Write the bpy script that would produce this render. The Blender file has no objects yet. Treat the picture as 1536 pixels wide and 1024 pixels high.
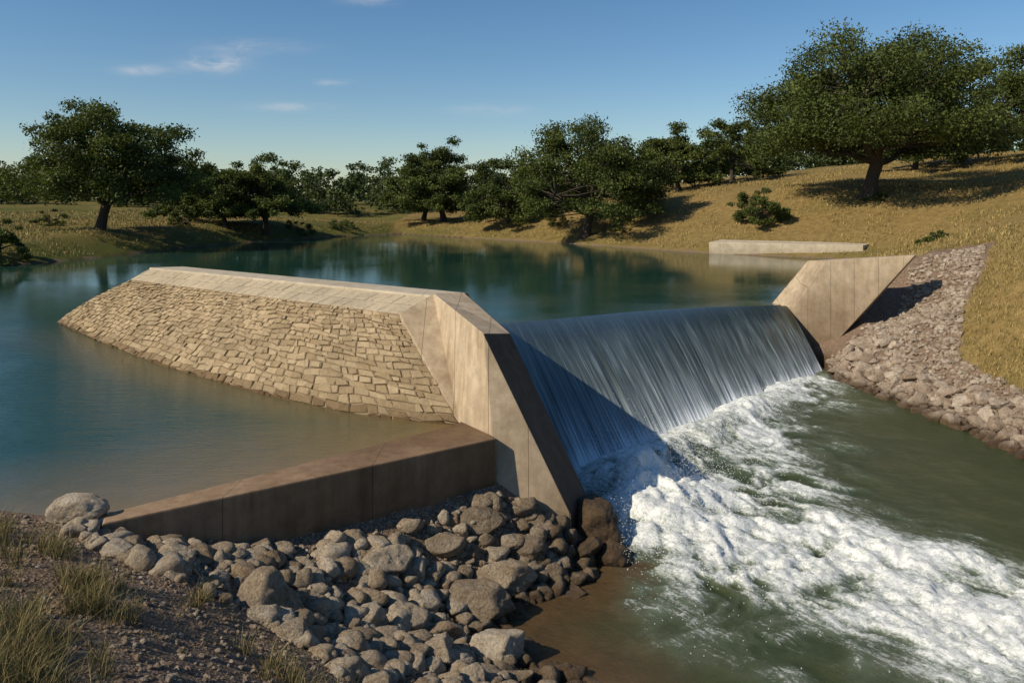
import bpy, bmesh, math, numpy as np
from mathutils import Vector
rng=np.random.default_rng(7)
S=bpy.context.scene
S.view_settings.view_transform='Standard'; S.view_settings.look='None'; S.view_settings.exposure=0
H=5.0

# ---------------- helpers ----------------
def mesh(name,V,Fc,mats=(),smooth=False,attrs=None,midx=None,parent=None):
    V=np.asarray(V,dtype=np.float32); me=bpy.data.meshes.new(name)
    if isinstance(Fc,np.ndarray):
        n,k=Fc.shape
        me.vertices.add(len(V)); me.vertices.foreach_set('co',V.ravel())
        me.loops.add(n*k); me.loops.foreach_set('vertex_index',Fc.astype(np.int32).ravel())
        me.polygons.add(n); me.polygons.foreach_set('loop_start',(np.arange(n)*k).astype(np.int32))
        me.polygons.foreach_set('loop_total',np.full(n,k,dtype=np.int32))
        me.update(calc_edges=True)
    else:
        me.from_pydata([tuple(map(float,v)) for v in V],[],Fc)
    me.polygons.foreach_set('use_smooth',np.full(len(me.polygons),bool(smooth)))
    for m in mats: me.materials.append(m)
    if midx is not None: me.polygons.foreach_set('material_index',np.asarray(midx,dtype=np.int32))
    if attrs:
        for k,a in attrs.items():
            a=np.asarray(a,dtype=np.float32)
            at=me.attributes.new(k,'FLOAT','POINT'); at.data.foreach_set('value',a.ravel())
    me.update()
    ob=bpy.data.objects.new(name,me); S.collection.objects.link(ob)
    if parent: ob.parent=parent
    return ob
def empty(name):
    e=bpy.data.objects.new(name,None); S.collection.objects.link(e); return e
def h3(i,j,k):
    n=(i*374761393+j*668265263+k*1274126177)&0x7fffffff
    n=((n^(n>>13))*1274126177)&0x7fffffff
    n=(n^(n>>16))&0xffffff
    return n/float(0xffffff)
def vn(x,y,z=0.0):
    x=np.asarray(x,float);y=np.asarray(y,float);z=np.zeros_like(x)+z
    i=np.floor(x).astype(np.int64);j=np.floor(y).astype(np.int64);k=np.floor(z).astype(np.int64)
    a=x-i;b=y-j;c=z-k
    a=a*a*(3-2*a);b=b*b*(3-2*b);c=c*c*(3-2*c);r=0
    for di in(0,1):
        for dj in(0,1):
            for dk in(0,1):
                w=(a if di else 1-a)*(b if dj else 1-b)*(c if dk else 1-c)
                r=r+w*h3(i+di,j+dj,k+dk)
    return r
def fbm(x,y,z=0.0,o=4):
    s=0;a=.5;t=0
    for q in range(o):
        s=s+a*vn(x*2**q+17.3*q,y*2**q+5.1*q,z*2**q+q*3.7);t+=a;a*=.5
    return s/t
def ss(a,b,x):
    t=np.clip((x-a)/(b-a),0,1);return t*t*(3-2*t)
def segd(x,y,a,b):
    ex,ey=b[0]-a[0],b[1]-a[1]
    t=np.clip(((x-a[0])*ex+(y-a[1])*ey)/(ex*ex+ey*ey),0,1)
    return np.hypot(x-a[0]-ex*t,y-a[1]-ey*t)
def sdf(P,poly):
    x=P[:,0];y=P[:,1];n=len(poly);d=np.full(len(P),1e9);ins=np.zeros(len(P),bool)
    for i in range(n):
        ax,ay=poly[i];bx,by=poly[(i+1)%n]
        ex,ey=bx-ax,by-ay
        t=np.clip(((x-ax)*ex+(y-ay)*ey)/(ex*ex+ey*ey+1e-12),0,1)
        d=np.minimum(d,np.hypot(x-ax-ex*t,y-ay-ey*t))
        c=((ay>y)!=(by>y)); xi=ax+(y-ay)*ex/(ey if abs(ey)>1e-9 else 1e-9)
        ins^=(c&(x<xi))
    return np.where(ins,-d,d)

# ---------------- materials ----------------
class NT:
    def __init__(s,mat):
        s.t=mat.node_tree; s.n=s.t.nodes; s.l=s.t.links
    def add(s,ty,ins=None,**kw):
        nd=s.n.new(ty)
        for k,v in kw.items(): setattr(nd,k,v)
        if ins:
            for k,v in ins.items():
                if isinstance(v,bpy.types.NodeSocket): s.l.new(v,nd.inputs[k])
                else: nd.inputs[k].default_value=v
        return nd
    def math(s,op,a,b=0.0,c=0.0,clamp=False):
        nd=s.n.new('ShaderNodeMath');nd.operation=op;nd.use_clamp=clamp
        for i,v in enumerate((a,b,c)):
            if isinstance(v,bpy.types.NodeSocket): s.l.new(v,nd.inputs[i])
            else: nd.inputs[i].default_value=v
        return nd.outputs[0]
    def noise(s,scale,detail=4,vec=None,rough=.6,dist=0):
        nd=s.add('ShaderNodeTexNoise',{'Scale':scale,'Detail':detail,'Roughness':rough,'Distortion':dist})
        if vec is not None: s.l.new(vec,nd.inputs['Vector'])
        return nd.outputs['Fac']
    def ramp(s,fac,stops):
        nd=s.n.new('ShaderNodeValToRGB'); cr=nd.color_ramp
        while len(cr.elements)<len(stops): cr.elements.new(.5)
        for e,(p,c) in zip(cr.elements,stops):
            e.position=p
            e.color=(c,c,c,1) if not isinstance(c,tuple) else (*c,1)
        s.l.new(fac,nd.inputs[0]); return nd.outputs[0]
    def mix(s,f,a,b,mode='MIX'):
        nd=s.n.new('ShaderNodeMix');nd.data_type='RGBA';nd.blend_type=mode
        for i,v in ((0,f),(6,a),(7,b)):
            if isinstance(v,bpy.types.NodeSocket): s.l.new(v,nd.inputs[i])
            else: nd.inputs[i].default_value=(*v,1) if isinstance(v,tuple) else v
        return nd.outputs[2]
    def attr(s,name): return s.add('ShaderNodeAttribute',attribute_name=name).outputs['Fac']
    def pos(s): return s.add('ShaderNodeNewGeometry').outputs['Position']
    def scale(s,vec,sc,rot=0):
        nd=s.n.new('ShaderNodeMapping');s.l.new(vec,nd.inputs[0])
        if rot:
            r=s.n.new('ShaderNodeVectorRotate');r.rotation_type='Z_AXIS';r.inputs['Angle'].default_value=rot
            s.l.new(vec,r.inputs[0]);s.l.new(r.outputs[0],nd.inputs[0])
        nd.inputs['Scale'].default_value=sc;return nd.outputs[0]
    def bump(s,h,st,dist=.05,normal=None):
        nd=s.add('ShaderNodeBump',{'Height':h,'Strength':st,'Distance':dist})
        if normal is not None: s.l.new(normal,nd.inputs['Normal'])
        return nd.outputs[0]
def mat(name):
    m=bpy.data.materials.new(name);m.use_nodes=True
    t=NT(m); b=t.n['Principled BSDF']; b.inputs['Specular IOR Level'].default_value=.3
    return m,t,b
def setc(t,b,col,rough=.85,nrm=None):
    if isinstance(col,tuple): b.inputs['Base Color'].default_value=(*col,1)
    else: t.l.new(col,b.inputs['Base Color'])
    if isinstance(rough,(int,float)): b.inputs['Roughness'].default_value=rough
    else: t.l.new(rough,b.inputs['Roughness'])
    if nrm is not None: t.l.new(nrm,b.inputs['Normal'])

m_ter,t,b=mat('terrain_soil_grass')
p=t.pos()
g1=t.noise(.12,5,p); g2=t.noise(1.7,6,p,.7); g3=t.noise(14,5,p,.75)
dry=t.mix(t.ramp(g2,[(.3,0.),(.7,1.)]),(.19,.13,.045),(.38,.265,.10))
grn=t.mix(g2,(.06,.078,.016),(.16,.16,.038))
gfac=t.math('ADD',t.attr('green'),t.math('MULTIPLY',t.math('SUBTRACT',g1,.5),1.7),clamp=True)
gc=t.mix(gfac,dry,grn)
gc=t.mix(.65,gc,t.ramp(g3,[(.25,.35),(.7,1.)]),'MULTIPLY')
grav=t.mix(t.ramp(t.noise(9,6,p,.8),[(.3,0.),(.7,1.)]),(.17,.11,.072),(.45,.33,.23))
vor=t.add('ShaderNodeTexVoronoi',{'Vector':p,'Scale':24.0,'Randomness':1.0})
grav=t.mix(t.ramp(vor.outputs['Distance'],[(.2,0.),(.65,.7)]),grav,(.08,.052,.035))
gm=t.math('ADD',t.attr('gravel'),t.math('MULTIPLY',t.math('SUBTRACT',t.noise(1.2,5,p),.5),.9),clamp=True)
gm=t.ramp(gm,[(.35,0.),(.6,1.)])
col=t.mix(gm,gc,grav)
col=t.mix(t.attr('wet'),col,t.mix(1.0,col,(.4,.36,.3),'MULTIPLY'))
bh=t.math('ADD',t.math('MULTIPLY',g3,.5),t.math('MULTIPLY',t.noise(45,3,p),.3))
bh=t.math('SUBTRACT',bh,t.math('MULTIPLY',vor.outputs['Distance'],.5))
setc(t,b,col,.95,t.bump(bh,.9,.06))
b.inputs['Specular IOR Level'].default_value=.1

def rockmat(name,c1,c2,c3):
    m,t,b=mat(name); p=t.pos()
    n1=t.noise(2.2,5,p,.65); n2=t.noise(22,6,p,.75)
    base=t.mix(t.ramp(n1,[(.35,0.),(.65,1.)]),c1,c2)
    base=t.mix(t.attr('rnd'),base,c3)
    base=t.mix(.8,base,t.ramp(n2,[(.32,.35),(.6,1.)]),'MULTIPLY')
    base=t.mix(.5,base,t.ramp(t.noise(6,5,p,.7),[(.4,(.6,.50,.38)),(.6,(1.,1.,1.))]),'MULTIPLY')
    w=t.attr('wet'); base=t.mix(w,base,t.mix(1.0,base,(.26,.21,.15),'MULTIPLY'))
    r=t.math('SUBTRACT',.92,t.math('MULTIPLY',w,.45))
    h=t.math('ADD',n2,t.math('MULTIPLY',t.noise(8,6,p,.7),1.5))
    setc(t,b,base,r,t.bump(h,1.,.06)); return m
m_rock=rockmat('limestone_rock',(.25,.175,.105),(.48,.375,.25),(.68,.58,.44))
m_peb=rockmat('pebble_stone',(.30,.20,.13),(.47,.35,.245),(.62,.52,.40))
m_rubble=rockmat('rubble_rock',(.30,.22,.15),(.52,.41,.30),(.70,.59,.47))

def concrete(name,c1,c2,seam,stain=.5):
    m,t,b=mat(name);p=t.pos()
    n1=t.noise(.9,6,p,.6); st=t.noise(1,6,t.scale(p,(5,5,.7)),.65); f=t.noise(40,4,p)
    c=t.mix(t.ramp(n1,[(.3,0.),(.7,1.)]),c1,c2)
    c=t.mix(stain,c,t.ramp(st,[(.32,(.42,.33,.22)),(.6,(1.,1.,1.))]),'MULTIPLY')
    c=t.mix(.3,c,t.ramp(f,[(.3,.6),(.6,1.)]),'MULTIPLY')
    c=t.mix(.6,c,t.ramp(t.noise(3,6,p,.7),[(.35,.62),(.6,1.)]),'MULTIPLY')
    sx=t.add('ShaderNodeSeparateXYZ',{'Vector':p})
    fr=t.math('FRACT',t.math('DIVIDE',t.math('ADD',sx.outputs[0],50.3),seam))
    ln=t.math('LESS_THAN',fr,.014/seam)
    c=t.mix(t.math('MULTIPLY',ln,.6),c,(.05,.035,.02))
    w=t.math('ADD',t.attr('wet'),t.math('MULTIPLY',t.math('SUBTRACT',st,.5),.5),clamp=True); c=t.mix(w,c,t.mix(1.0,c,(.22,.17,.12),'MULTIPLY'))
    bd=t.noise(1,2,t.scale(p,(.2,.2,9)))
    hh=t.math('SUBTRACT',t.math('ADD',t.math('MULTIPLY',f,.25),t.math('MULTIPLY',bd,.35)),ln)
    setc(t,b,c,t.math('SUBTRACT',.85,t.math('MULTIPLY',w,.5)),t.bump(hh,.5,.02)); return m
m_conc=concrete('weathered_concrete',(.45,.345,.22),(.64,.515,.36),.83,.5)
m_conc2=concrete('pale_concrete',(.50,.42,.29),(.63,.54,.40),2.4,.3)
m_concd=concrete('damp_concrete',(.27,.17,.095),(.42,.29,.175),2.17,.6)
m_concshade=concrete('shaded_concrete',(.09,.062,.04),(.15,.11,.075),9.,.5)  # dark copy of the wall concrete, shade painted into its colour

m_stone,t,b=mat('paving_stone');p=t.pos()
c=t.mix(t.attr('rnd'),(.37,.265,.145),(.54,.41,.245))
c=t.mix(t.attr('band'),c,(.58,.48,.33))
c=t.mix(.7,c,t.ramp(t.noise(11,6,p,.75),[(.3,.55),(.65,1.)]),'MULTIPLY')
c=t.mix(.6,c,t.ramp(t.noise(.8,5,p),[(.35,.6),(.6,1.)]),'MULTIPLY')
w=t.attr('wet'); c=t.mix(w,c,t.mix(1.0,c,(.3,.24,.16),'MULTIPLY'))
setc(t,b,c,.88,t.bump(t.noise(26,6,p,.75),.9,.04))
m_mort,t,b=mat('mortar'); setc(t,b,t.mix(t.noise(12,4,t.pos()),(.15,.105,.06),(.30,.22,.13)),.95)

m_bark,t,b=mat('bark'); p=t.pos()
setc(t,b,t.mix(t.noise(1,5,t.scale(p,(6,6,1.5))),(.02,.015,.011),(.09,.07,.05)),.95)
def leafmat(name,a,c):
    m,t,b=mat(name)
    col=t.mix(t.attr('rnd'),a,c)
    setc(t,b,col,.6); b.inputs['Specular IOR Level'].default_value=.2
    tr=t.add('ShaderNodeBsdfTranslucent',{'Color':t.mix(1.,col,(1.3,1.4,.6),'MULTIPLY')})
    mx=t.add('ShaderNodeMixShader',{0:.2,1:b.outputs[0],2:tr.outputs[0]})
    t.l.new(mx.outputs[0],t.n['Material Output'].inputs[0]); return m
m_leaf=leafmat('oak_leaves',(.024,.038,.009),(.122,.145,.032))
m_leafd=leafmat('distant_leaves',(.032,.050,.016),(.085,.108,.034))
def grassmat(name,a,c):
    m,t,b=mat(name); col=t.mix(t.attr('rnd'),a,c); setc(t,b,col,.8); b.inputs['Specular IOR Level'].default_value=.1; return m
m_mead=grassmat('meadow_blades',(.15,.125,.035),(.44,.32,.135))
m_tuft=grassmat('dry_blades',(.06,.065,.018),(.36,.28,.13))

# lake water
m_lake,t,b=mat('lake_water');p=t.pos()
def dist_to_line(p,P0,n,absv=False):
    v=t.add('ShaderNodeVectorMath',{0:p,1:(P0[0],P0[1],0)},operation='SUBTRACT').outputs[0]
    d=t.add('ShaderNodeVectorMath',{0:v,1:(n[0],n[1],0)},operation='DOT_PRODUCT').outputs['Value']
    return t.math('ABSOLUTE',d) if absv else d
d1=dist_to_line(p,(-6.2,12.3),(-.63,.777)); d2=dist_to_line(p,(-1.16,17.8),(-.61,-.79),True)
s1=t.ramp(t.math('DIVIDE',d1,5.),[(0.,1.),(.4,.55),(1.,0.)]); s2=t.ramp(t.math('DIVIDE',d2,2.8),[(0.,1.),(1.,0.)])
sh=t.math('MAXIMUM',s1,s2)
sx=t.add('ShaderNodeSeparateXYZ',{'Vector':p}); near=t.ramp(t.math('DIVIDE',sx.outputs[1],40.),[(.5,1.),(.8,0.)])
sh=t.math('MULTIPLY',sh,near)
deep=t.mix(t.noise(.05,3,p),(.008,.044,.040),(.018,.056,.034))
c=t.mix(sh,deep,t.mix(t.noise(2.,4,p),(.14,.095,.038),(.22,.155,.068)))
w1=t.noise(1,4,t.scale(p,(1.4,4.2,1)),.6); w2=t.noise(1,4,t.scale(p,(6,15,1)),.6)
hh=t.math('ADD',w1,t.math('MULTIPLY',w2,.65))
patch=t.ramp(t.noise(.12,3,p),[(.35,.35),(.65,1.)])
fade=t.ramp(t.math('DIVIDE',sx.outputs[1],100.),[(.15,1.),(.5,.14)])
nrm=t.bump(t.math('MULTIPLY',t.math('MULTIPLY',hh,patch),fade),.65,.04)
setc(t,b,c,.02,nrm); b.inputs['Specular IOR Level'].default_value=.5; b.inputs['IOR'].default_value=1.33

# river water
m_riv,t,b=mat('river_water');p=t.pos()
fo=t.attr('foam')
FA=.93
n=t.noise(1,8,t.scale(p,(1.3,4.6,3.),FA),.8,1.2)
n2=t.noise(12,6,p,.78,.8)
ff=t.math('ADD',fo,t.math('ADD',t.math('MULTIPLY',t.math('SUBTRACT',n,.5),2.2),t.math('MULTIPLY',t.math('SUBTRACT',n2,.5),1.2)))
fm=t.math('MULTIPLY',t.ramp(ff,[(.38,0.),(.62,.40),(.98,1.)]),t.ramp(fo,[(.01,0.),(.18,1.)]))
deep=t.mix(t.noise(.6,4,p),(.026,.040,.013),(.064,.078,.028))
deep=t.mix(t.attr('shal'),deep,t.mix(t.noise(3.,5,p),(.050,.030,.012),(.13,.08,.034)))
foam=t.mix(t.ramp(n2,[(.3,0.),(.58,1.)]),(.50,.54,.50),(.90,.90,.86))  # greyer end paints the foam's shaded parts into its colour
milk=t.mix(t.math('MULTIPLY',t.math('POWER',fo,1.4),.85),deep,(.26,.32,.24))
c=t.mix(fm,milk,foam)
hh=t.math('ADD',t.noise(1,4,t.scale(p,(3,4,3)),.6),t.math('ADD',t.math('MULTIPLY',n2,.6),t.math('MULTIPLY',n,.9)))
setc(t,b,c,t.math('ADD',.10,t.math('MULTIPLY',fm,.6)),t.bump(hh,.8,.05)); b.inputs['Specular IOR Level'].default_value=.28

# waterfall sheet
m_fall,t,b=mat('falling_water')
ua=t.attr('ua');va=t.attr('va')
def uv(a,c_,z): return t.add('ShaderNodeCombineXYZ',{0:t.math('MULTIPLY',ua,a),1:t.math('MULTIPLY',va,c_),2:z}).outputs[0]
s1=t.noise(1,4,uv(95.,1.6,0.),.6);s2=t.noise(1,4,uv(340.,3.,3.),.65);s3=t.noise(1,3,uv(14.,1.3,7.),.5)
st=t.math('ADD',t.math('ADD',t.math('MULTIPLY',s1,.4),t.math('MULTIPLY',s2,.5)),t.math('MULTIPLY',s3,.2))
lift=t.ramp(va,[(0.,.0),(.16,.01),(.32,.21),(.6,.33),(.82,.58),(.96,1.)])
f=t.math('ADD',t.math('MULTIPLY',t.math('SUBTRACT',st,.55),2.2),lift,clamp=True)
c=t.ramp(f,[(0.,(.022,.026,.014)),(.3,(.062,.080,.076)),(.62,(.22,.26,.27)),(1.,(.82,.85,.86))])
setc(t,b,c,t.ramp(va,[(0.,.1),(.25,.3),(1.,.7)]),t.bump(st,.6,.05)); b.inputs['Specular IOR Level'].default_value=.35
m_foam,t,b=mat('spray_foam'); setc(t,b,(.85,.87,.87),.6)

# ---------------- plan polygons ----------------
lake=[(-6.2,12.3),(-.75,16.5),(-1.0,17.9),(-.4,19),(-.8,32),(5.4,35.6),(9.1,37.1),(12.6,37.8),(14.2,39.8),(22,50),(29,66),
 (18.4,74.7),(15.3,78.6),(6,92),(-6,105),(-16.4,117),(-24,108),(-30.4,96),(-33.9,83),(-35.5,68.7),(-38.4,59.7),(-50,50),(-52,35),(-28,22),(-14,15.6),(-8.3,12.85)]
river=[(1.5,18),(2.0,16.2),(1.16,15.0),(.14,14.2),(-.31,13.2),(.33,12.3),(1.0,11.9),(1.6,10),(3,6),(8,-8),(34,-12),(20,6),(15.6,15),(14.7,19),(14.5,22.6),(14.2,27),(13.5,29.7),(13.0,31.9),(13.5,35.4),(12.6,37.8),(5.4,35.6),(-.8,32),(-.2,20)]
ctrl=np.array([(-8.3,12.0,.28),(-6.4,11.6,.15),(-4.4,6.9,.7),(-3.36,7.75,.25),(-10,10,.7),(-14,14,.6),(-30,16,1.5),(0,0,.6),(-6,0,2.0),(-15,0,2.2),(3,5,-1.2),
(-5,12.6,-.47),(-3.76,13.5,-.85),(-2.1,14.8,-.9),(-.35,16.1,-.75),(-.25,17.6,-1.15),(.5,16.1,-1.15),(1.2,15.95,-1.5),(.5,17.6,-1.6),(1.25,17.5,-2.0),(-1.4,14.3,-1.5),(-1.2,12.2,-1.85),(.3,15,-1.9),(-2.5,10,-.9),(-4.5,11,-.3),(-1,9,-1.2),(1,10.5,-2.0),
(16.9,25,.55),(16.2,29,.5),(17,26.5,1.0),(19.2,29.9,2.0),(21.1,32.9,2.8),(18.8,36.9,1.4),(17.2,36.0,-.2),(14.8,38.4,1.0),(20,39,2.5),(20.2,36,2.3),(22,37,2.7),(22.7,39.8,3.0),(29,45,4.8),(27,20,3),(18,15,1.2),(30,5,3),
(30.2,62,2.3),(34.9,71.7,3.2),(35.5,80,5.8),(40,88,6.8),(54,95,8.0),(64,100,10.4),(70,70,10),(45,60,6.5),(23.6,85,5.0),(18.7,78,2.9),(17.9,105,5.7),(10,90,2.3),(8.2,90,3.1),(-2,108,2.2),(-12,122,1.6),(60,150,11),(0,150,4),(30,150,8),
(-34.8,100,2.0),(-41.7,80,2.0),(-31,104,2.0),(-45,65,1.2),(-60,50,2.0),(-70,90,3),(-40,150,3.5),(-80,20,3),(-60,-20,3),(40,-40,3),(110,40,12),(120,120,14),(-130,120,5),(-150,0,4),
(0,300,5),(-200,300,6),(200,300,12),(-500,700,8),(500,700,10),(0,800,8),(-600,0,6),(600,0,14),(0,-100,3),(-500,-100,5),(500,-100,8),(20,48,.8),(25,56,1.2),(30,55,3.0)],float)
def _tps(C):
    n=len(C);X=C[:,:2]/20
    def phi(r2): return .5*r2*np.log(r2+1e-9)
    D=((X[:,None]-X[None])**2).sum(-1)
    A=np.zeros((n+3,n+3));A[:n,:n]=phi(D)+np.eye(n)*1e-4
    A[:n,n]=1;A[:n,n+1:]=X;A[n,:n]=1;A[n+1:,:n]=X.T
    w=np.linalg.solve(A,np.r_[C[:,2],0,0,0])
    def f(P):
        P=P/20;out=np.zeros(len(P))
        for s in range(0,len(P),20000):
            Q=P[s:s+20000];d=((Q[:,None]-X[None])**2).sum(-1)
            out[s:s+20000]=phi(d)@w[:n]+w[n]+Q@w[n+1:]
        return out
    return f
base=_tps(ctrl)
def height(P):
    P=np.asarray(P,float).reshape(-1,2)
    z=base(P); x,y=P[:,0],P[:,1]
    z=z+(fbm(x*.12,y*.12,1.)-.5)*1.0*ss(35,70,np.hypot(x,y))
    z=z+(fbm(x*.9,y*.9,2.)-.5)*.18+(fbm(x*4,y*4,3.)-.5)*.07
    wob=(fbm(x*.5,y*.5,9.)-.5)*.8
    dl=sdf(P,lake);dr=sdf(P,river)
    kl=np.where(y>40,.35,.45)
    z=np.minimum(z,np.where(dl>0,kl*(dl+wob*ss(0,2,dl)),np.maximum(.5*dl,-2)))
    z=np.minimum(z,-2.2+np.where(dr>0,.75*dr,np.maximum(.5*dr,-.8)))
    return z
def hz(x,y): return float(height([(x,y)])[0])
def axis(segs):
    out=[]
    for a,b_,st in segs: out+=list(np.arange(a,b_,st))
    return np.array(out)
def gridq(ny,nx):
    idx=np.arange(nx*ny).reshape(ny,nx)
    return np.stack([idx[:-1,:-1],idx[:-1,1:],idx[1:,1:],idx[1:,:-1]],-1).reshape(-1,4)
xs=np.r_[-900,-600,-400,-280,-200,-150,-120,axis([(-100,-50,2),(-50,-20,1.),(-20,-10,.4),(-10,3,.12),(3,13,.5),(13,24,.17),(24,50,1.),(50,100,2.)]),100,120,150,200,280,400,600,900]
ys=np.r_[-300,-200,-100,-50,-20,-8,axis([(0,6,1.),(6,19,.12),(19,40,.22),(40,125,1.),(125,180,3)]),180,200,240,300,400,550,800,1400]
X,Y=np.meshgrid(xs,ys);P=np.c_[X.ravel(),Y.ravel()]
Z=height(P)
dl=sdf(P,lake);dr=sdf(P,river)
rub=[(12.8,37),(12.5,31),(13.2,29),(14,24),(14,15),(15.6,14),(16.2,20),(15.9,25),(16.0,28.5),(17.6,31),(20.2,34),(23,38),(20,38.5),(14.5,38.2)]
fore=[(-20,14),(-9,13.5),(-6.2,12.3),(-.4,17),(2,19),(3,8),(2,2),(-20,-5)]
drub=sdf(P,rub);dfo=sdf(P,fore)
gravel=np.maximum(ss(.6,-.6,drub),ss(.3,-.5,dfo))
gravel=np.maximum(gravel,ss(1.2,0,dl)*.62)
green=np.where(P[:,0]<-18,.6,.0)+ss(6,0,dl)*.35*(P[:,1]>40)+.25*ss(40,18,P[:,1])*(P[:,0]>14)+.1*(P[:,1]>110)
wet=np.maximum(ss(-1.6,-2.1,Z)*(dr<3)*(dl>0),ss(.12,.0,Z)*(dl<1.5)*(dl>-3)*(P[:,0]<-6.3))
mesh('ground',np.c_[P,Z],gridq(len(ys),len(xs)),[m_ter],True,{'gravel':gravel,'green':green,'wet':wet})

sheet=[(-6.2,12.25),(-.55,16.55),(-.75,17.5),(-.2,19),(-.75,32),(5.4,35.6),(9.1,37.1),(12.6,37.8),(14.8,39.3),(25,49),(32,67),(19,77.5),(17,80),(8,94),(-4,108),(-16.4,121),(-27,110),(-33.4,97),(-37,83),(-39,68.7),(-42,61),(-56,54),(-58,34),(-30,18),(-14,12.6),(-9,11.3),(-7.3,11.6)]
mesh('lake_water',[(x,y,0) for x,y in sheet],[list(range(len(sheet)))],[m_lake])

# river
rx=axis([(-1.,17,.06)]); ry=axis([(8.05,38,.065)])
X,Y=np.meshgrid(rx,ry);x=X.ravel();y=Y.ravel();P=np.c_[x,y]
fpoly=[(1.9,20.5),(5.5,25.5),(9,30),(12.4,33.2),(13.2,31.4),(11.6,28.0),(9.4,25.0),(8.3,22),(8.2,18.8),(9.4,15.6),(11.2,13.2),(11.4,10.5),(7.9,11.6),(5.6,12.5),(4.1,12.9),(3.0,13.6),(2.5,15),(2.1,17)]
wx=x+(fbm(x*.7,y*.7,4.)-.5)*2.8; wy=y+(fbm(x*.7,y*.7,8.)-.5)*2.8
df=sdf(np.c_[wx,wy],fpoly)
ca,sa=math.cos(FA),math.sin(FA)
fx=x*ca-y*sa; fy=x*sa+y*ca
q1=fbm(x*.55,y*.55,5.,3);q2=fbm(x*.55,y*.55,16.,3)
sw=fbm(fx*.5+3.2*q1,fy*.8+3.2*q2,7.,5)
rd=1-np.abs(2*fbm(fx*.75+3.0*q2,fy*1.15+3.0*q1,2.5,5)-1)
near=ss(3.6,.4,segd(x,y,(3.0,19.2),(8.3,13.9)))
nearp=ss(4.6,.5,np.hypot(x-3.4,y-18.3))
env=ss(1.8,-1.4,df)
foam=np.clip(env*(.08+.48*near+.3*nearp+2.2*(rd-.80)+2.0*(sw-.48)+.22),0,1)
toe0=np.array((1.83,19.55));toe1=np.array((12.3,32.1));td=(toe1-toe0)/np.linalg.norm(toe1-toe0);tn=np.array((td[1],-td[0]))
dt=(x-toe0[0])*tn[0]+(y-toe0[1])*tn[1]; al=(x-toe0[0])*td[0]+(y-toe0[1])*td[1]
foam=np.maximum(foam,ss(2.0,-.2,dt+(sw-.5)*5.)*ss(-2.5,-.5,al)*ss(18.2,16,al)*(.5+.6*sw))
z=-2.2+env*((rd-.78)*.28+(sw-.5)*.40*(.5+near)+.05)+.06*(fbm(x*1.5,y*1.5,1.)-.5)
pl=np.exp(-((x-3.3)/1.3)**2-((y-18.4)/2.1)**2)
z+=.85*pl*(.4+1.1*sw)+.30*np.exp(-((dt-.1)/.8)**2)*ss(-1,1,al)*ss(17,10,al)*(.4+1.2*sw)
bm1=1-np.abs(2*fbm(x*3.2+q1*3,y*3.2+q2*3,3.,4)-1)
z+=foam*.12*(bm1-.75)*(.7+near)+foam*.06*(fbm(x*9,y*9,2.,3)-.5)
foam=np.clip(foam+.30*pl+.25*(bm1-.8)*env,0,1)
shal=np.maximum(ss(2.6,.2,-sdf(P,river))*ss(4.5,2.5,x),0)*ss(.4,.1,foam)
Q=gridq(len(ry),len(rx))
ctr=P[Q].mean(1)
keep=(sdf(ctr,river)<1.2)&~((ctr[:,0]<1.2)&(ctr[:,1]>17.3))
mesh('river_water',np.c_[x,y,z],Q[keep],[m_riv],True,{'foam':foam,'shal':shal})
mesh('river_water',[(a,b_,-2.2) for a,b_ in [(-3,8.06),(16.9,8.06),(40,-12),(5,-14)]],[[0,1,2,3]],[m_riv])

# waterfall sheet
crest=np.array([(-.9,31.9),(2,33.6),(5.4,35.6),(9.1,37.1),(12.95,37.6)])
toe=np.array([(1.3,18.6),(3.47,21.5),(5.66,24.2),(8.5,27.6),(13.05,33.2)])
us=np.linspace(0,1,520);vs=np.linspace(0,1,80)
def lerp(C,u):
    tt=np.linspace(0,1,len(C));return np.c_[np.interp(u,tt,C[:,0]),np.interp(u,tt,C[:,1])]
c0=lerp(crest,us);c1=lerp(toe,us)
U,Vv=np.meshgrid(us,vs);W=Vv[...,None]
PP=c0[None]*(1-W)+c1[None]*W
zz=-2.35*np.clip(Vv,0,1)**1.25+.012
zz+= (fbm(U*60,Vv*1.2,1.)-.5)*.09*ss(.05,.4,Vv)+(fbm(U*200,Vv*2,1.)-.5)*.05*ss(.1,.5,Vv)
mesh('weir_waterfall',np.c_[PP.reshape(-1,2),zz.ravel()],gridq(*U.shape),[m_fall],True,{'ua':U.ravel(),'va':Vv.ravel()})

# spray
n=16000
px=rng.normal(3.4,1.2,n);py=rng.normal(18.6,2.2,n)
pz=-1.9+np.abs(rng.normal(0,.32,n))
a=rng.random(n)*.8*16; q=rng.random(n)<.4
o_=rng.normal(.3,.4,n)
px=np.where(q,toe0[0]+td[0]*a+o_*tn[0],px);py=np.where(q,toe0[1]+td[1]*a+o_*tn[1],py);pz=np.where(q,-2.0+np.abs(rng.normal(0,.2,n)),pz)
k=(px>2.1);px,py,pz=px[k],py[k],pz[k];n=len(px)
r=rng.uniform(.003,.010,n)
oc=np.array([(1,0,0),(-1,0,0),(0,1,0),(0,-1,0),(0,0,1.4),(0,0,-1.4)],float)
of=np.array([(0,2,4),(2,1,4),(1,3,4),(3,0,4),(2,0,5),(1,2,5),(3,1,5),(0,3,5)])
V=(np.c_[px,py,pz][:,None]+oc[None]*r[:,None,None]).reshape(-1,3)
mesh('water_spray',V,(of[None]+(np.arange(n)*6)[:,None,None]).reshape(-1,3),[m_foam],True)

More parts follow.
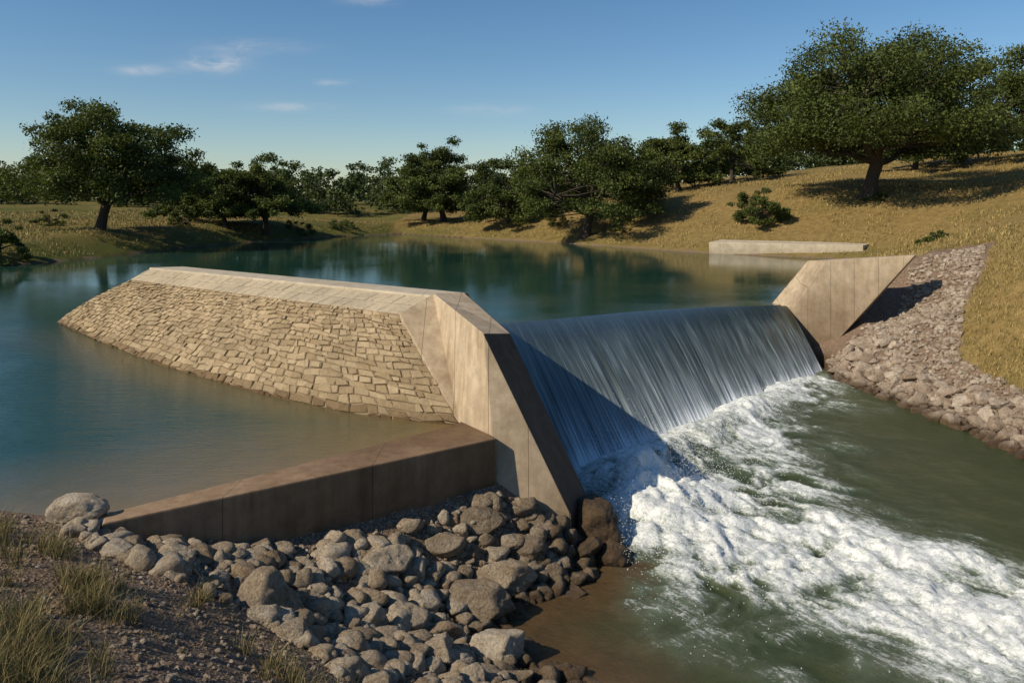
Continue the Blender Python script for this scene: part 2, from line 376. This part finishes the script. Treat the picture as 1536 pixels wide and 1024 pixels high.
# ---------------- structures ----------------
def poly(name,V,Fc,m,wet=None,parent=None,bev=.03,mats=None,midx=None):
    ob=mesh(name,V,Fc,mats or [m],parent=parent,midx=midx)
    bm=bmesh.new();bm.from_mesh(ob.data);bmesh.ops.recalc_face_normals(bm,faces=bm.faces)
    bm.to_mesh(ob.data);bm.free()
    if wet is not None:
        at=ob.data.attributes.new('wet','FLOAT','POINT');at.data.foreach_set('value',np.asarray(wet,np.float32))
    if bev:
        b_=ob.modifiers.new('bevel','BEVEL');b_.width=bev;b_.segments=2;b_.limit_method='ANGLE'
    return ob
dam=empty('stone_embankment_dam')
top0=np.array((-2.0,20.3,2.5));top1=np.array((-13.05,28.7,2.5))
bl0=np.array((-2.78,19.8,2.15));bl1=np.array((-13.6,28.4,2.15))
toeC=np.array([(-1.16,17.72),(-2.54,18.1),(-3.9,18.8),(-6.3,20.46),(-10.36,23.9),(-14.6,28.2),(-18.66,32.65)])
tl=np.r_[0,np.cumsum(np.hypot(*np.diff(toeC,axis=0).T))];tl/=tl[-1]
def toeP(s): return np.array((np.interp(s,tl,toeC[:,0]),np.interp(s,tl,toeC[:,1]),0.))
def surf(s,t):
    p=(bl0+(bl1-bl0)*s)*(1-t)+toeP(s)*t
    p=p+np.array((-.35,-.5,.35))*(.35*math.sin(math.pi*min(t,1)))*.5*min(1,s*12)
    if t>1: p[2]-=(t-1)*1.2
    return p
ns,nt=60,12
V=[];Fc=[];rows=[]
for i in range(ns+1):
    s=i/ns;r=[];tp=top0+(top1-top0)*s
    for q in [tp+np.array((2.4,3.2,-3.3)),tp+np.array((.8,1.1,0)),tp,bl0+(bl1-bl0)*s]+[surf(s,1.15*j/nt) for j in range(1,nt+1)]:
        r.append(len(V));V.append(q)
    rows.append(r)
for i in range(ns):
    for j in range(len(rows[0])-1): Fc.append((rows[i][j],rows[i+1][j],rows[i+1][j+1],rows[i][j+1]))
tip=len(V);V.append(np.array((-17.8,34.0,-.3)));e=rows[-1]
for j in range(len(e)-1): Fc.append((e[j],tip,e[j+1]))
mesh('embankment_core',V,Fc,[m_mort],parent=dam)
SV=[];SF=[];SR=[];SB=[];SW=[]
def stone(c4,nrm,h,rnd,bandv,wetv):
    b0=len(SV);cen=sum(c4)/4
    for q in c4: SV.append(q-nrm*.03)
    for q in c4: SV.append(q+nrm*h*.5)
    hh=[h*rng.uniform(.65,1.3) for _ in range(4)]
    for q,h_ in zip(c4,hh): SV.append(cen+(q-cen)*rng.uniform(.78,.90)+nrm*h_)
    for a in range(4):
        c=(a+1)%4
        SF.append((b0+a,b0+c,b0+4+c,b0+4+a));SF.append((b0+4+a,b0+4+c,b0+8+c,b0+8+a))
    SF.append((b0+8,b0+9,b0+10));SF.append((b0+8,b0+10,b0+11))
    SR.extend([rnd]*12);SB.extend([bandv]*12);SW.extend([wetv]*12)
nrow=20
edges=np.r_[0,np.cumsum(np.linspace(.7,1.3,nrow))];edges=edges/edges[-1]*1.06
for r in range(nrow):
    t0,t1=edges[r],edges[r+1]
    s=-rng.uniform(0,.01);L=14+(23-14)*t0
    wav=(lambda q,r_: .011*math.sin(q*29+r_*.5)+.009*math.sin(q*71+r_*1.3)+.005*math.sin(q*173+r_*2.1))
    while s<1:
        w=rng.uniform(.12,.40)/L*(.8+.45*t0)*(1.25-.4*s); s1=min(s+w,1.0); s0=max(s,0)
        if s1-s0>.005:
            ga=.008/L; gt=.003
            jt=lambda: rng.normal(0,.0055)
            jj=lambda: rng.normal(0,.0015)
            c4=[surf(s0+ga+jj(),max(t0+gt+jt()+wav(s0,r),0)),surf(s1-ga+jj(),max(t0+gt+jt()+wav(s1,r),0)),surf(s1-ga+jj(),t1-gt+jt()+wav(s1,r+1)),surf(s0+ga+jj(),t1-gt+jt()+wav(s0,r+1))]
            nn=np.cross(c4[1]-c4[0],c4[3]-c4[0]);nn/=np.linalg.norm(nn)+1e-9
            if nn[2]<0: nn=-nn
            zc=sum(c4)[2]/4
            stone(c4,nn,rng.uniform(.014,.056),rng.random(),0,float(ss(.22,.0,zc)))
        s+=w
for r in range(2):
    s=0
    while s<1:
        w=rng.uniform(.25,.55)/14;s1=min(s+w,1)
        def q(sv,tv): return (top0+(top1-top0)*sv)*(1-tv)+(bl0+(bl1-bl0)*sv)*tv
        g=.006/14
        if s1-s>.006:
            c4=[q(s+g,r/2+.01),q(s1-g,r/2+.01),q(s1-g,r/2+.49),q(s+g,r/2+.49)]
            nn=np.cross(c4[1]-c4[0],c4[3]-c4[0]);nn/=np.linalg.norm(nn)
            if nn[2]<0: nn=-nn
            stone(c4,nn,rng.uniform(.022,.034),rng.random(),.85,0)
        s+=w
mesh('embankment_paving',SV,SF,[m_stone],attrs={'rnd':SR,'band':SB,'wet':SW},parent=dam)
d=np.array((.8,1.1,0))*.95
V=[top0,top1,top1+d,top0+d];V=[v+np.array((0,0,.02)) for v in V];V=V+[v-np.array((0,0,.25)) for v in V]
V=[v+np.array((-.02,-.03,.05)) if i%4 in(0,1) else v for i,v in enumerate(V)]
poly('crest_capping',V,[(0,1,2,3),(7,6,5,4),(0,4,5,1),(1,5,6,2),(2,6,7,3),(3,7,4,0)],m_conc2,parent=dam)

# left wing wall
V=[(-2.80,19.74,2.2),(-2.0,20.3,2.62),(-.61,16.9,2.17),(1.19,16.1,-1.36),(-1.16,17.72,0.0),(-.31,16.25,-.9),(-.045,17.8,2.02),(1.61,17.2,-1.36),
   (-.6,32.2,.10),(-.6,32.2,-2.6),(-1.3,21.2,2.55),(-1.2,32.3,.10),(-1.2,32.3,-2.6),(-2.6,20.6,-2.0),(1.25,16.12,-2.7),(1.67,17.2,-2.7),(-.31,16.25,-2.7),(-1.16,17.72,-2.)]
Fc=[(0,4,1),(1,4,2),(4,5,2),(2,5,3),(5,16,14,3),(4,17,16,5),(2,3,7,6),(3,14,15,7),(1,2,6,10),(10,6,8,11),(6,7,9,8),(7,15,9),(8,9,12,11),(10,11,12,13),(1,10,13),(0,1,13),(0,13,17,4),(14,16,17,13,12,9,15)]
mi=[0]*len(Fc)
for q in(6,7,10,11,12): mi[q]=1  # spillway-side faces get the concrete with painted-in shade
poly('spillway_wing_wall',V,Fc,m_conc,wet=[0,0,.0,.40,.0,.2,.1,.6,.8,1,.0,.5,1,1,1,1,.8,.6],bev=.02,mats=[m_conc,m_concshade],midx=mi)

def ico(sub):
    bm=bmesh.new();bmesh.ops.create_icosphere(bm,subdivisions=sub,radius=1)
    v=np.array([q.co[:] for q in bm.verts]);f=np.array([[q.index for q in fc.verts] for fc in bm.faces]);bm.free();return v,f
I1,I3,I5=ico(2),ico(3),ico(5)
def rockshape(I,r,npl=14,rough=.07,sd=None,ex=22.):
    g=np.random.default_rng(sd) if sd is not None else rng
    v,f=I; n=g.normal(size=(npl,3));n/=np.linalg.norm(n,axis=1)[:,None]
    h=g.uniform(.5,.95,npl)
    d=np.maximum(v@n.T,1e-3); rr=1/((d/h)**ex).sum(1)**(1/ex)
    rr=np.minimum(rr,1.12)
    o=g.uniform(0,100,3)
    nz=fbm(v[:,0]*2.3+o[0],v[:,1]*2.3+o[1],v[:,2]*2.3+o[2],5)-.5
    return v*(rr+nz*rough*2.5)[:,None]*r
def rotm():
    q=rng.normal(size=4);q/=np.linalg.norm(q);w,x,y,z=q
    return np.array([[1-2*(y*y+z*z),2*(x*y-z*w),2*(x*z+y*w)],[2*(x*y+z*w),1-2*(x*x+z*z),2*(y*z-x*w)],[2*(x*z-y*w),2*(y*z+x*w),1-2*(x*x+y*y)]])
for k_,(cx_,cy_,cz_,sx_,sy_,sz_,an) in enumerate([(1.80,16.7,-1.80,.50,.75,.66,.35),(1.98,15.95,-2.15,.42,.42,.36,.9),(1.45,15.75,-1.95,.35,.3,.32,2.)]):
    v=rockshape(I5,1.,9,.16,63+k_)*np.array((sx_,sy_,sz_))
    R=np.array([[math.cos(an),-math.sin(an),0],[math.sin(an),math.cos(an),0],[0,0,1]])
    v=v@R.T+np.array((cx_,cy_,cz_))
    mesh('wet_boulder',v,I5[1],[m_rock],True,{'wet':np.full(len(v),.88),'rnd':np.zeros(len(v))})

# low retaining wall
top=[(-6.15,11.95,.15),(-.31,16.22,.15),(-.40,16.42,.15),(-1.12,17.66,.10),(-1.30,17.35,.10),(-6.35,12.4,.12)]
bot=[(x_,y_,-1.8) for x_,y_,_ in top];n_=len(top)
poly('low_retaining_wall',top+bot,[tuple(range(n_)),tuple(range(2*n_-1,n_-1,-1))]+[(i,i+n_,(i+1)%n_+n_,(i+1)%n_) for i in range(n_)],m_concd,wet=[0,.5,.8,.8,.7,.0,.1,.85,.9,.9,.9,.3],bev=.03)

# right abutment wall (vertical slab with a sloping end)
V=[(13.1,37.0,0.0),(14.29,36.2,2.24),(17.3,34.2,2.62),(13.94,36.44,-2.47),(13.1,37.0,-2.8),
   (12.6,38.6,0.0),(14.15,38.1,2.1),(17.75,34.85,2.62),(14.4,37.1,-2.5),(12.6,38.6,-2.8)]
Fc=[(0,1,2,3,4),(0,5,6,1),(1,6,7,2),(2,7,8,3),(5,9,8,7,6),(0,4,9,5),(4,3,8,9)]
poly('spillway_abutment_wall',V,Fc,m_conc,wet=[.35,.2,.1,.8,.9,.0,0,0,.7,1],bev=.02)  # low wet values: damp near the water; upper front ones paint side shade
V=[(18.4,74.4,1.06),(29.8,67.6,1.15),(31.5,69.5,1.25),(20,76.5,1.2)]
V=V+[(x_,y_,-.6) for x_,y_,_ in V]
poly('lakeside_wall',V,[(0,1,2,3),(7,6,5,4),(0,4,5,1),(1,5,6,2),(2,6,7,3),(3,7,4,0)],m_conc2,wet=[0]*4+[.6]*4,bev=.04)

# ---------------- rocks ----------------
def scatter_rocks(name,polyg,n,rmin,rmax,pw,m,I,sizebias=None,lod=8,smooth=True,sink=.22,sep=0):
    P=np.array(polyg);lo,hi=P.min(0),P.max(0)
    shapes=[rockshape(I,1.,12,.11) for _ in range(lod)]
    pts=rng.uniform(lo,hi,(n*9,2));pts=pts[sdf(pts,polyg)<0]
    if sep:
        kept=[]
        for q in pts:
            if all((q[0]-k[0])**2+(q[1]-k[1])**2>sep*sep for k in kept): kept.append(q)
            if len(kept)>=n: break
        pts=np.array(kept)
    pts=pts[:n]
    z=height(pts); VV=[];FF=[];RR=[];WW=[];off=0
    for i,(x_,y_) in enumerate(pts):
        r=rmin+(rmax-rmin)*rng.random()**pw
        if sizebias: r*=sizebias(x_,y_,z[i])
        v=shapes[rng.integers(lod)]@rotm().T*r*np.array((rng.uniform(.9,1.4),rng.uniform(.85,1.2),rng.uniform(.65,1.)))
        v=v+np.array((x_,y_,z[i]+r*sink))
        VV.append(v);FF.append(I[1]+off);off+=len(v)
        RR.append(np.full(len(v),rng.random()**1.3*.9))
        w_=ss(-1.80,-2.12,v[:,2])
        if x_<5: w_=np.maximum(w_,.5*float(ss(-1.4,.6,x_)*ss(13.8,14.8,y_)))
        WW.append(w_)
    return mesh(name,np.concatenate(VV),np.concatenate(FF),[m],smooth,{'rnd':np.concatenate(RR),'wet':np.concatenate(WW)})
rz=[(-6.6,11.7),(-5,12.5),(-3.8,13.4),(-.3,16),(.9,16.1),(1.4,15.9),(1.9,16.2),(1.2,15),(.3,14.1),(-.1,13.2),(.6,12.5),(1.5,11.6),(1.3,10.6),(-.2,9.9),(-2.2,10.0),(-3.4,10.8),(-4.8,10.9),(-5.9,11.2)]
scatter_rocks('foreground_rocks',rz,1700,.04,.24,3.0,m_rock,I3,lod=16,sink=.3)
scatter_rocks('gravel_pebbles',[(-9,12.2),(-6.3,12),(-.3,16.2),(1.3,16),(.8,14.6),(.2,12.4),(1.3,10.5),(-1,8),(-4,6.5),(-7,7)],6500,.010,.045,2.4,m_peb,I1,smooth=False)
scatter_rocks('riprap_rocks',[(13.6,34.2),(12.9,31.9),(13.2,29.3),(13.9,27),(14.2,22.6),(14.5,17),(16.0,18),(15.8,24),(15.1,27),(15.0,30),(15.4,33.5)],520,.13,.34,1.3,m_rubble,I3,lambda x_,y_,z_: .6+.5*float(ss(.6,-1.8,z_)),lod=16,sink=.25,smooth=False,sep=.26)
scatter_rocks('rubble_stones',[(13.6,34.4),(13,31.9),(14,27),(14.6,19),(16.4,20),(16.0,25),(16.0,28.5),(17.6,31),(20.1,34),(22.3,37.5),(19,37.8),(17.4,35.8)],4500,.03,.14,1.6,m_rubble,I1,smooth=False,sink=.3)
for i,(x_,y_,r) in enumerate([(-3.5,11.4,.44),(-4.08,11.95,.27),(-.49,13.65,.56),(-.13,14.4,.42),(-1.27,14.7,.3),(-3.1,12.96,.22),(-2.2,13.7,.38),(-1.77,12.6,.32),(-.24,12.4,.44),(-1.18,12.5,.29),(-6.75,12.3,.36),(-2.2,12.05,.29),(-1.13,11.9,.32),(-2.95,10.75,.24),(1.1,14.6,.3),(1.5,15.3,.22),(.2,15.2,.32),(.6,15.7,.25),(-.6,15.3,.3),(-4.9,11.7,.24),(.1,11.7,.2),(.5,11.3,.24),(-.6,11.3,.26)]):
    v=rockshape(I5,r,11,.10,100+i)@rotm().T*np.array((1.3,1.0,.78))
    v=v+np.array((x_,y_,hz(x_,y_)+r*.28))
    light=.9 if i in(5,8,10) else rng.random()*.6
    mesh('boulder',v,I5[1],[m_rock],True,{'rnd':np.full(len(v),light),'wet':np.maximum(ss(-1.85,-2.15,v[:,2])*.9,.5*(i in(2,4,14,15,16,17,18)))})

# ---------------- grass ----------------
def blades(name,pts,z,hmin,hmax,wid,m,lean=.35,nper=1,spread=.1):
    n=len(pts)*nper
    b0=np.repeat(np.c_[pts,z],nper,0)+np.c_[rng.normal(0,spread,(n,2)),np.zeros(n)]
    b0[:,2]-=.02
    a=rng.uniform(0,2*np.pi,n);h=rng.uniform(hmin,hmax,n);w=wid*rng.uniform(.6,1.3,n)
    side=np.c_[np.cos(a),np.sin(a),np.zeros(n)]*w[:,None]
    ld=rng.normal(0,lean,(n,2))*h[:,None]
    mid=b0+np.c_[ld*.35,h*.6];tip=b0+np.c_[ld,h]
    V=np.stack([b0-side,b0+side,mid+side*.7,mid-side*.7,tip],1).reshape(-1,3)
    k=np.arange(n)*5
    F3=np.concatenate([np.c_[k,k+1,k+2],np.c_[k,k+2,k+3],np.c_[k+3,k+2,k+4]])
    return mesh(name,V,F3,[m],False,{'rnd':np.repeat(rng.random(n),5)})
pts=np.c_[rng.uniform(-70,75,80000),rng.uniform(38,125,80000)]
pts=pts[(sdf(pts,lake)>.8)&(pts[:,0]/pts[:,1]<.75)&(pts[:,0]/pts[:,1]>-.72)]
pts2=np.c_[rng.uniform(15,32,30000),rng.uniform(18,46,30000)];pts2=pts2[(sdf(pts2,rub)>.1)&(sdf(pts2,lake)>1)&(pts2[:,0]/pts2[:,1]<.72)]
cl=fbm(pts[:,0]*.25,pts[:,1]*.25,1.); pts=pts[rng.random(len(pts))<ss(.3,.6,cl)]
blades('meadow_grass',pts,height(pts),.10,.32,.03,m_mead,.4,3,.15)
blades('bank_grass',pts2,height(pts2),.06,.2,.012,m_mead,.5,4,.08)
T=[]
for (x_,y_,n,s_) in [(-4.6,7.3,44,.38),(-5.2,8.0,24,.3),(-6.3,10.4,14,.28),(-7.3,11.0,8,.25),(-5.2,9.8,16,.2),(-4.75,9.1,16,.16),(-2.2,9.0,9,.25),(-2.9,9.4,4,.2),(-4.0,10.6,3,.15),(-5.9,9.2,7,.3),(-1.4,9.2,3,.2)]:
    T.append(np.c_[rng.normal(x_,s_,n),rng.normal(y_,s_,n)])
T=np.concatenate(T)
blades('dry_grass_tufts',T,height(T),.10,.38,.0035,m_tuft,.5,60,.055)
pts=np.c_[rng.uniform(-9,0,2500),rng.uniform(6.5,12,2500)];pts=pts[(sdf(pts,fore)<0)&(fbm(pts[:,0],pts[:,1],3.)>.52)]
blades('sparse_ground_grass',pts,height(pts),.03,.09,.003,m_tuft,.6,5,.03)

# ---------------- trees ----------------
def tube(pts,rads,k=7):
    pts=np.array(pts);n=len(pts);V=[];Fq=[]
    for i in range(n):
        d=pts[min(i+1,n-1)]-pts[max(i-1,0)];d/=np.linalg.norm(d)+1e-9
        a=np.cross(d,(0.3,.9,.1));a/=np.linalg.norm(a)+1e-9;b_=np.cross(d,a)
        for j in range(k):
            th=2*math.pi*j/k;V.append(pts[i]+(a*math.cos(th)+b_*math.sin(th))*rads[i])
    for i in range(n-1):
        for j in range(k): Fq.append((i*k+j,i*k+(j+1)%k,(i+1)*k+(j+1)%k,(i+1)*k+j))
    return np.array(V),np.array(Fq)
def leaves(cen,rad,nl,size,g):
    d=g.normal(size=(nl,3));d/=np.linalg.norm(d,axis=1)[:,None]
    rr=g.random(nl)**.45
    p=cen+d*rr[:,None]*np.array((rad,rad,rad*.60))*(1+.22*g.normal(size=(nl,1)))
    a=g.normal(size=(nl,3));a/=np.linalg.norm(a,axis=1)[:,None]
    b_=np.cross(a,g.normal(size=(nl,3)));b_/=np.linalg.norm(b_,axis=1)[:,None]
    s=size*g.uniform(.55,1.2,nl)[:,None]
    return np.stack([p-a*s*.9,p+b_*s*.5,p+a*s*.9,p-b_*s*.5],1)
def make_tree(name,x,y,Hh,Wd,seed,nc=80,nl=230,ls=.2,low=.22,lean=0.):
    g=np.random.default_rng(seed); z0=hz(x,y)-.15
    VV=[];FF=[];MI=[];RN=[];off=0
    def addt(pp,rr,k=7):
        nonlocal off
        v,f=tube(pp,rr,k);VV.append(v);FF.append(f+off);off+=len(v);MI.append(np.zeros(len(f)));RN.append(np.zeros(len(v)))
    tr=Hh*.036
    fork=np.array((lean*Hh*.1,0,Hh*.22))
    addt([(0,0,-.3),(0.02*Hh*lean,0,Hh*.03),(lean*Hh*.05,0.1,Hh*.12),fork],[tr*1.7,tr*1.15,tr*.92,tr*.95],10)
    cs=[];nl_=g.uniform(0,100)
    while len(cs)<nc:
        d=g.normal(size=3);d/=np.linalg.norm(d)
        if d[2]<-.30: continue
        r=g.uniform(.25,1.)**.6
        az=math.atan2(d[1],d[0])
        lob=.82+.36*float(fbm(np.array([az*1.3+nl_]),np.array([d[2]*1.8]),seed*1.7,2)[0])
        zc=Hh*(low+.16);tp=Hh*.95
        c=np.array((d[0]*Wd*.5*r*lob,d[1]*Wd*.5*r*lob,zc+d[2]*(tp-zc)*r*min(lob,1.08) if d[2]>0 else zc+d[2]*Hh*.36*r))
        c[0]+=lean*Hh*.1
        cs.append(c)
    cs=np.array(cs);limbs=[]
    for i in range(7):
        az=2*math.pi*(i+g.uniform(-.3,.3))/7
        el=g.uniform(.25,1.1) if i%3 else 1.3
        Ln=Wd*.36*(1 if el<1 else .8)
        pts=[fork*.9];dv=np.array((math.cos(az)*math.cos(el),math.sin(az)*math.cos(el),math.sin(el)))
        for j in range(5):
            dv=dv+g.normal(0,.18,3);dv/=np.linalg.norm(dv)
            pts.append(pts[-1]+dv*Ln/5)
        addt(pts,[tr*.62,tr*.5,tr*.4,tr*.3,tr*.22,tr*.12],7);limbs+=pts[1:]
    limbs=np.array(limbs)
    for c in cs:
        dd=np.linalg.norm(limbs-c,axis=1)+ (limbs[:,2]>c[2]+.1)*2
        s_=limbs[int(np.argmin(dd))]
        addt([s_,(s_+c)/2+g.normal(0,.25,3),c],[tr*.15,tr*.09,tr*.03],4)
    LQ=[];LR=[]
    for c in cs:
        rad=Wd*g.uniform(.05,.105)
        q=leaves(c,rad,int(nl*(rad/Wd/.08)**2*g.uniform(.8,1.2)),ls,g);LQ.append(q)
        LR.append(np.repeat(np.clip(g.random()*.55+g.random(len(q))*.45,0,1),4))
    LQ=np.concatenate(LQ);n=len(LQ)
    VV.append(LQ.reshape(-1,3));FF.append(np.arange(n*4).reshape(n,4)+off);MI.append(np.ones(n));RN.append(np.concatenate(LR))
    ob=mesh(name,np.concatenate(VV),np.concatenate(FF),[m_bark,m_leaf],False,{'rnd':np.concatenate(RN)},np.concatenate(MI))
    ob.location=(x,y,z0);return ob
TR=[(-41.5,80,13.4,17.5,11,180,340,.18,.20),
(-34.8,97,8.8,9.5,12,80,270,.18,.16),
(-30.8,99.5,10.4,12,13,110,280,.18,.16),
(-13.8,123,11.0,14,14,110,280,.21,.12),
(-10.2,121,13.0,15,15,120,280,.21,.14),
(-.4,107,9.2,12.5,16,100,280,.20,.02),
(8.3,92,14.6,18.,17,190,330,.18,.14),
(22.5,107,9.2,12.5,18,100,270,.20,.10),
(31.0,112,9.6,12,28,90,260,.20,.06),
(24.5,79,4.4,6.0,19,60,230,.12,.02),
(35.7,80,18.4,25,20,290,400,.18,.22),
(62.5,95,14.5,18,21,150,320,.20,.16),
(-41,101,9.0,11,22,90,250,.20,.04),
(52,103,10,13,23,90,260,.20,.08)]
for a in TR: make_tree('oak_tree',*a,lean=(a[4]%3-1)*.6)
make_tree('bush',-39.6,61.5,3.8,4.6,31,40,260,.11,-.1)
for x_,y_,h_,w_,s_ in [(12.5,90,1.6,3,41),(-50,86,2,4,42),(-38,92,1.8,3.5,43),(33,62,.9,2.8,44),(-24,112,2.2,5,45),(36,79,1.0,2.4,46),(-55,80,1.6,4,47),(-28,104,2.,5,48),(-60,84,1.6,3,49),(6,100,1.8,4,50)]:
    make_tree('shrub',x_,y_,h_,w_,s_,22,180,.09,-.05)
LQ=[];LR=[];g=np.random.default_rng(5)
for row,yy in enumerate((140,165,200)):
    for x_ in np.arange(-170,190,4.2)*(1+.15*row):
        x_+=g.normal(0,2.2);y_=yy+g.normal(0,7); hh_=g.uniform(4.5,10.)+row*1.2; ww=g.uniform(7,13)
        z_=hz(x_,y_)
        for k in range(14):
            az=g.uniform(0,6.28);r=g.random()**.5*ww*.42
            c=np.array((x_+math.cos(az)*r,y_+math.sin(az)*r,z_+hh_*(.08+.8*g.random()*(1-(r/ww)**2*2.2))))
            q=leaves(c,ww*.15,75,.40,g);LQ.append(q);LR.append(np.repeat(np.clip(g.random()*.5+g.random(len(q))*.5,0,1),4))
LQ=np.concatenate(LQ);n=len(LQ)
mesh('distant_tree_line',LQ.reshape(-1,3),np.arange(n*4).reshape(n,4),[m_leafd],False,{'rnd':np.concatenate(LR)})

# ---------------- world / light / camera ----------------
sd=Vector((-.77,-.37,.62)).normalized()
el=math.asin(sd.z);rot=math.atan2(sd.x,sd.y)
w=bpy.data.worlds.new('World');S.world=w;w.use_nodes=True
t=NT(w);bg=t.n['Background']
sky=t.add('ShaderNodeTexSky',sky_type='NISHITA',sun_disc=False,sun_elevation=el,sun_rotation=rot%(2*math.pi),air_density=1.0,dust_density=.25,ozone_density=3.0)
hs=t.add('ShaderNodeHueSaturation',{'Saturation':1.2,'Color':sky.outputs[0]})
tc=t.add('ShaderNodeTexCoord').outputs['Generated']
sp=t.add('ShaderNodeSeparateXYZ',{'Vector':tc});yy=t.math('MAXIMUM',sp.outputs[1],.05)
cxn=t.math('DIVIDE',sp.outputs[0],yy);czn=t.math('DIVIDE',sp.outputs[2],yy)
tot=None
for (cx_,cz_,sx_,sz_,am) in [(-.375,.171,.035,.010,1.),(-.463,.163,.03,.006,.6),(-.283,.117,.04,.005,.5),(-.224,.147,.018,.004,.5),(-.33,.192,.06,.008,.4),(-.03,.113,.04,.006,.4),(-.18,.25,.03,.006,.4)]:
    a=t.math('POWER',t.math('DIVIDE',t.math('SUBTRACT',cxn,cx_),sx_),2.);b_=t.math('POWER',t.math('DIVIDE',t.math('SUBTRACT',czn,cz_+0),sz_),2.)
    e_=t.math('MULTIPLY',t.math('EXPONENT',t.math('MULTIPLY',t.math('ADD',a,b_),-1.)),am)
    tot=e_ if tot is None else t.math('ADD',tot,e_)
cv=t.add('ShaderNodeCombineXYZ',{0:t.math('MULTIPLY',cxn,22.),1:t.math('MULTIPLY',czn,70.),2:0.})
nz=t.ramp(t.noise(1,6,cv.outputs[0],.65,.5),[(.3,0.),(.7,1.)])
cm=t.math('MULTIPLY',t.math('MULTIPLY',tot,nz),1.,clamp=True)
c=t.mix(cm,hs.outputs[0],(6.5,6.5,6.8))
t.l.new(c,bg.inputs[0]);bg.inputs[1].default_value=.10
L=bpy.data.lights.new('sun','SUN');L.energy=5.0;L.angle=math.radians(.5);L.color=(1,.89,.72)
lo=bpy.data.objects.new('sun',L);S.collection.objects.link(lo);lo.rotation_euler=sd.to_track_quat('Z','Y').to_euler()
cam=bpy.data.cameras.new('camera');co=bpy.data.objects.new('camera',cam);S.collection.objects.link(co)
co.location=(0,0,H);co.rotation_euler=(math.radians(90),0,0);cam.lens=28.0;cam.sensor_width=36;cam.shift_y=-212/1536;cam.clip_end=5000
S.camera=co
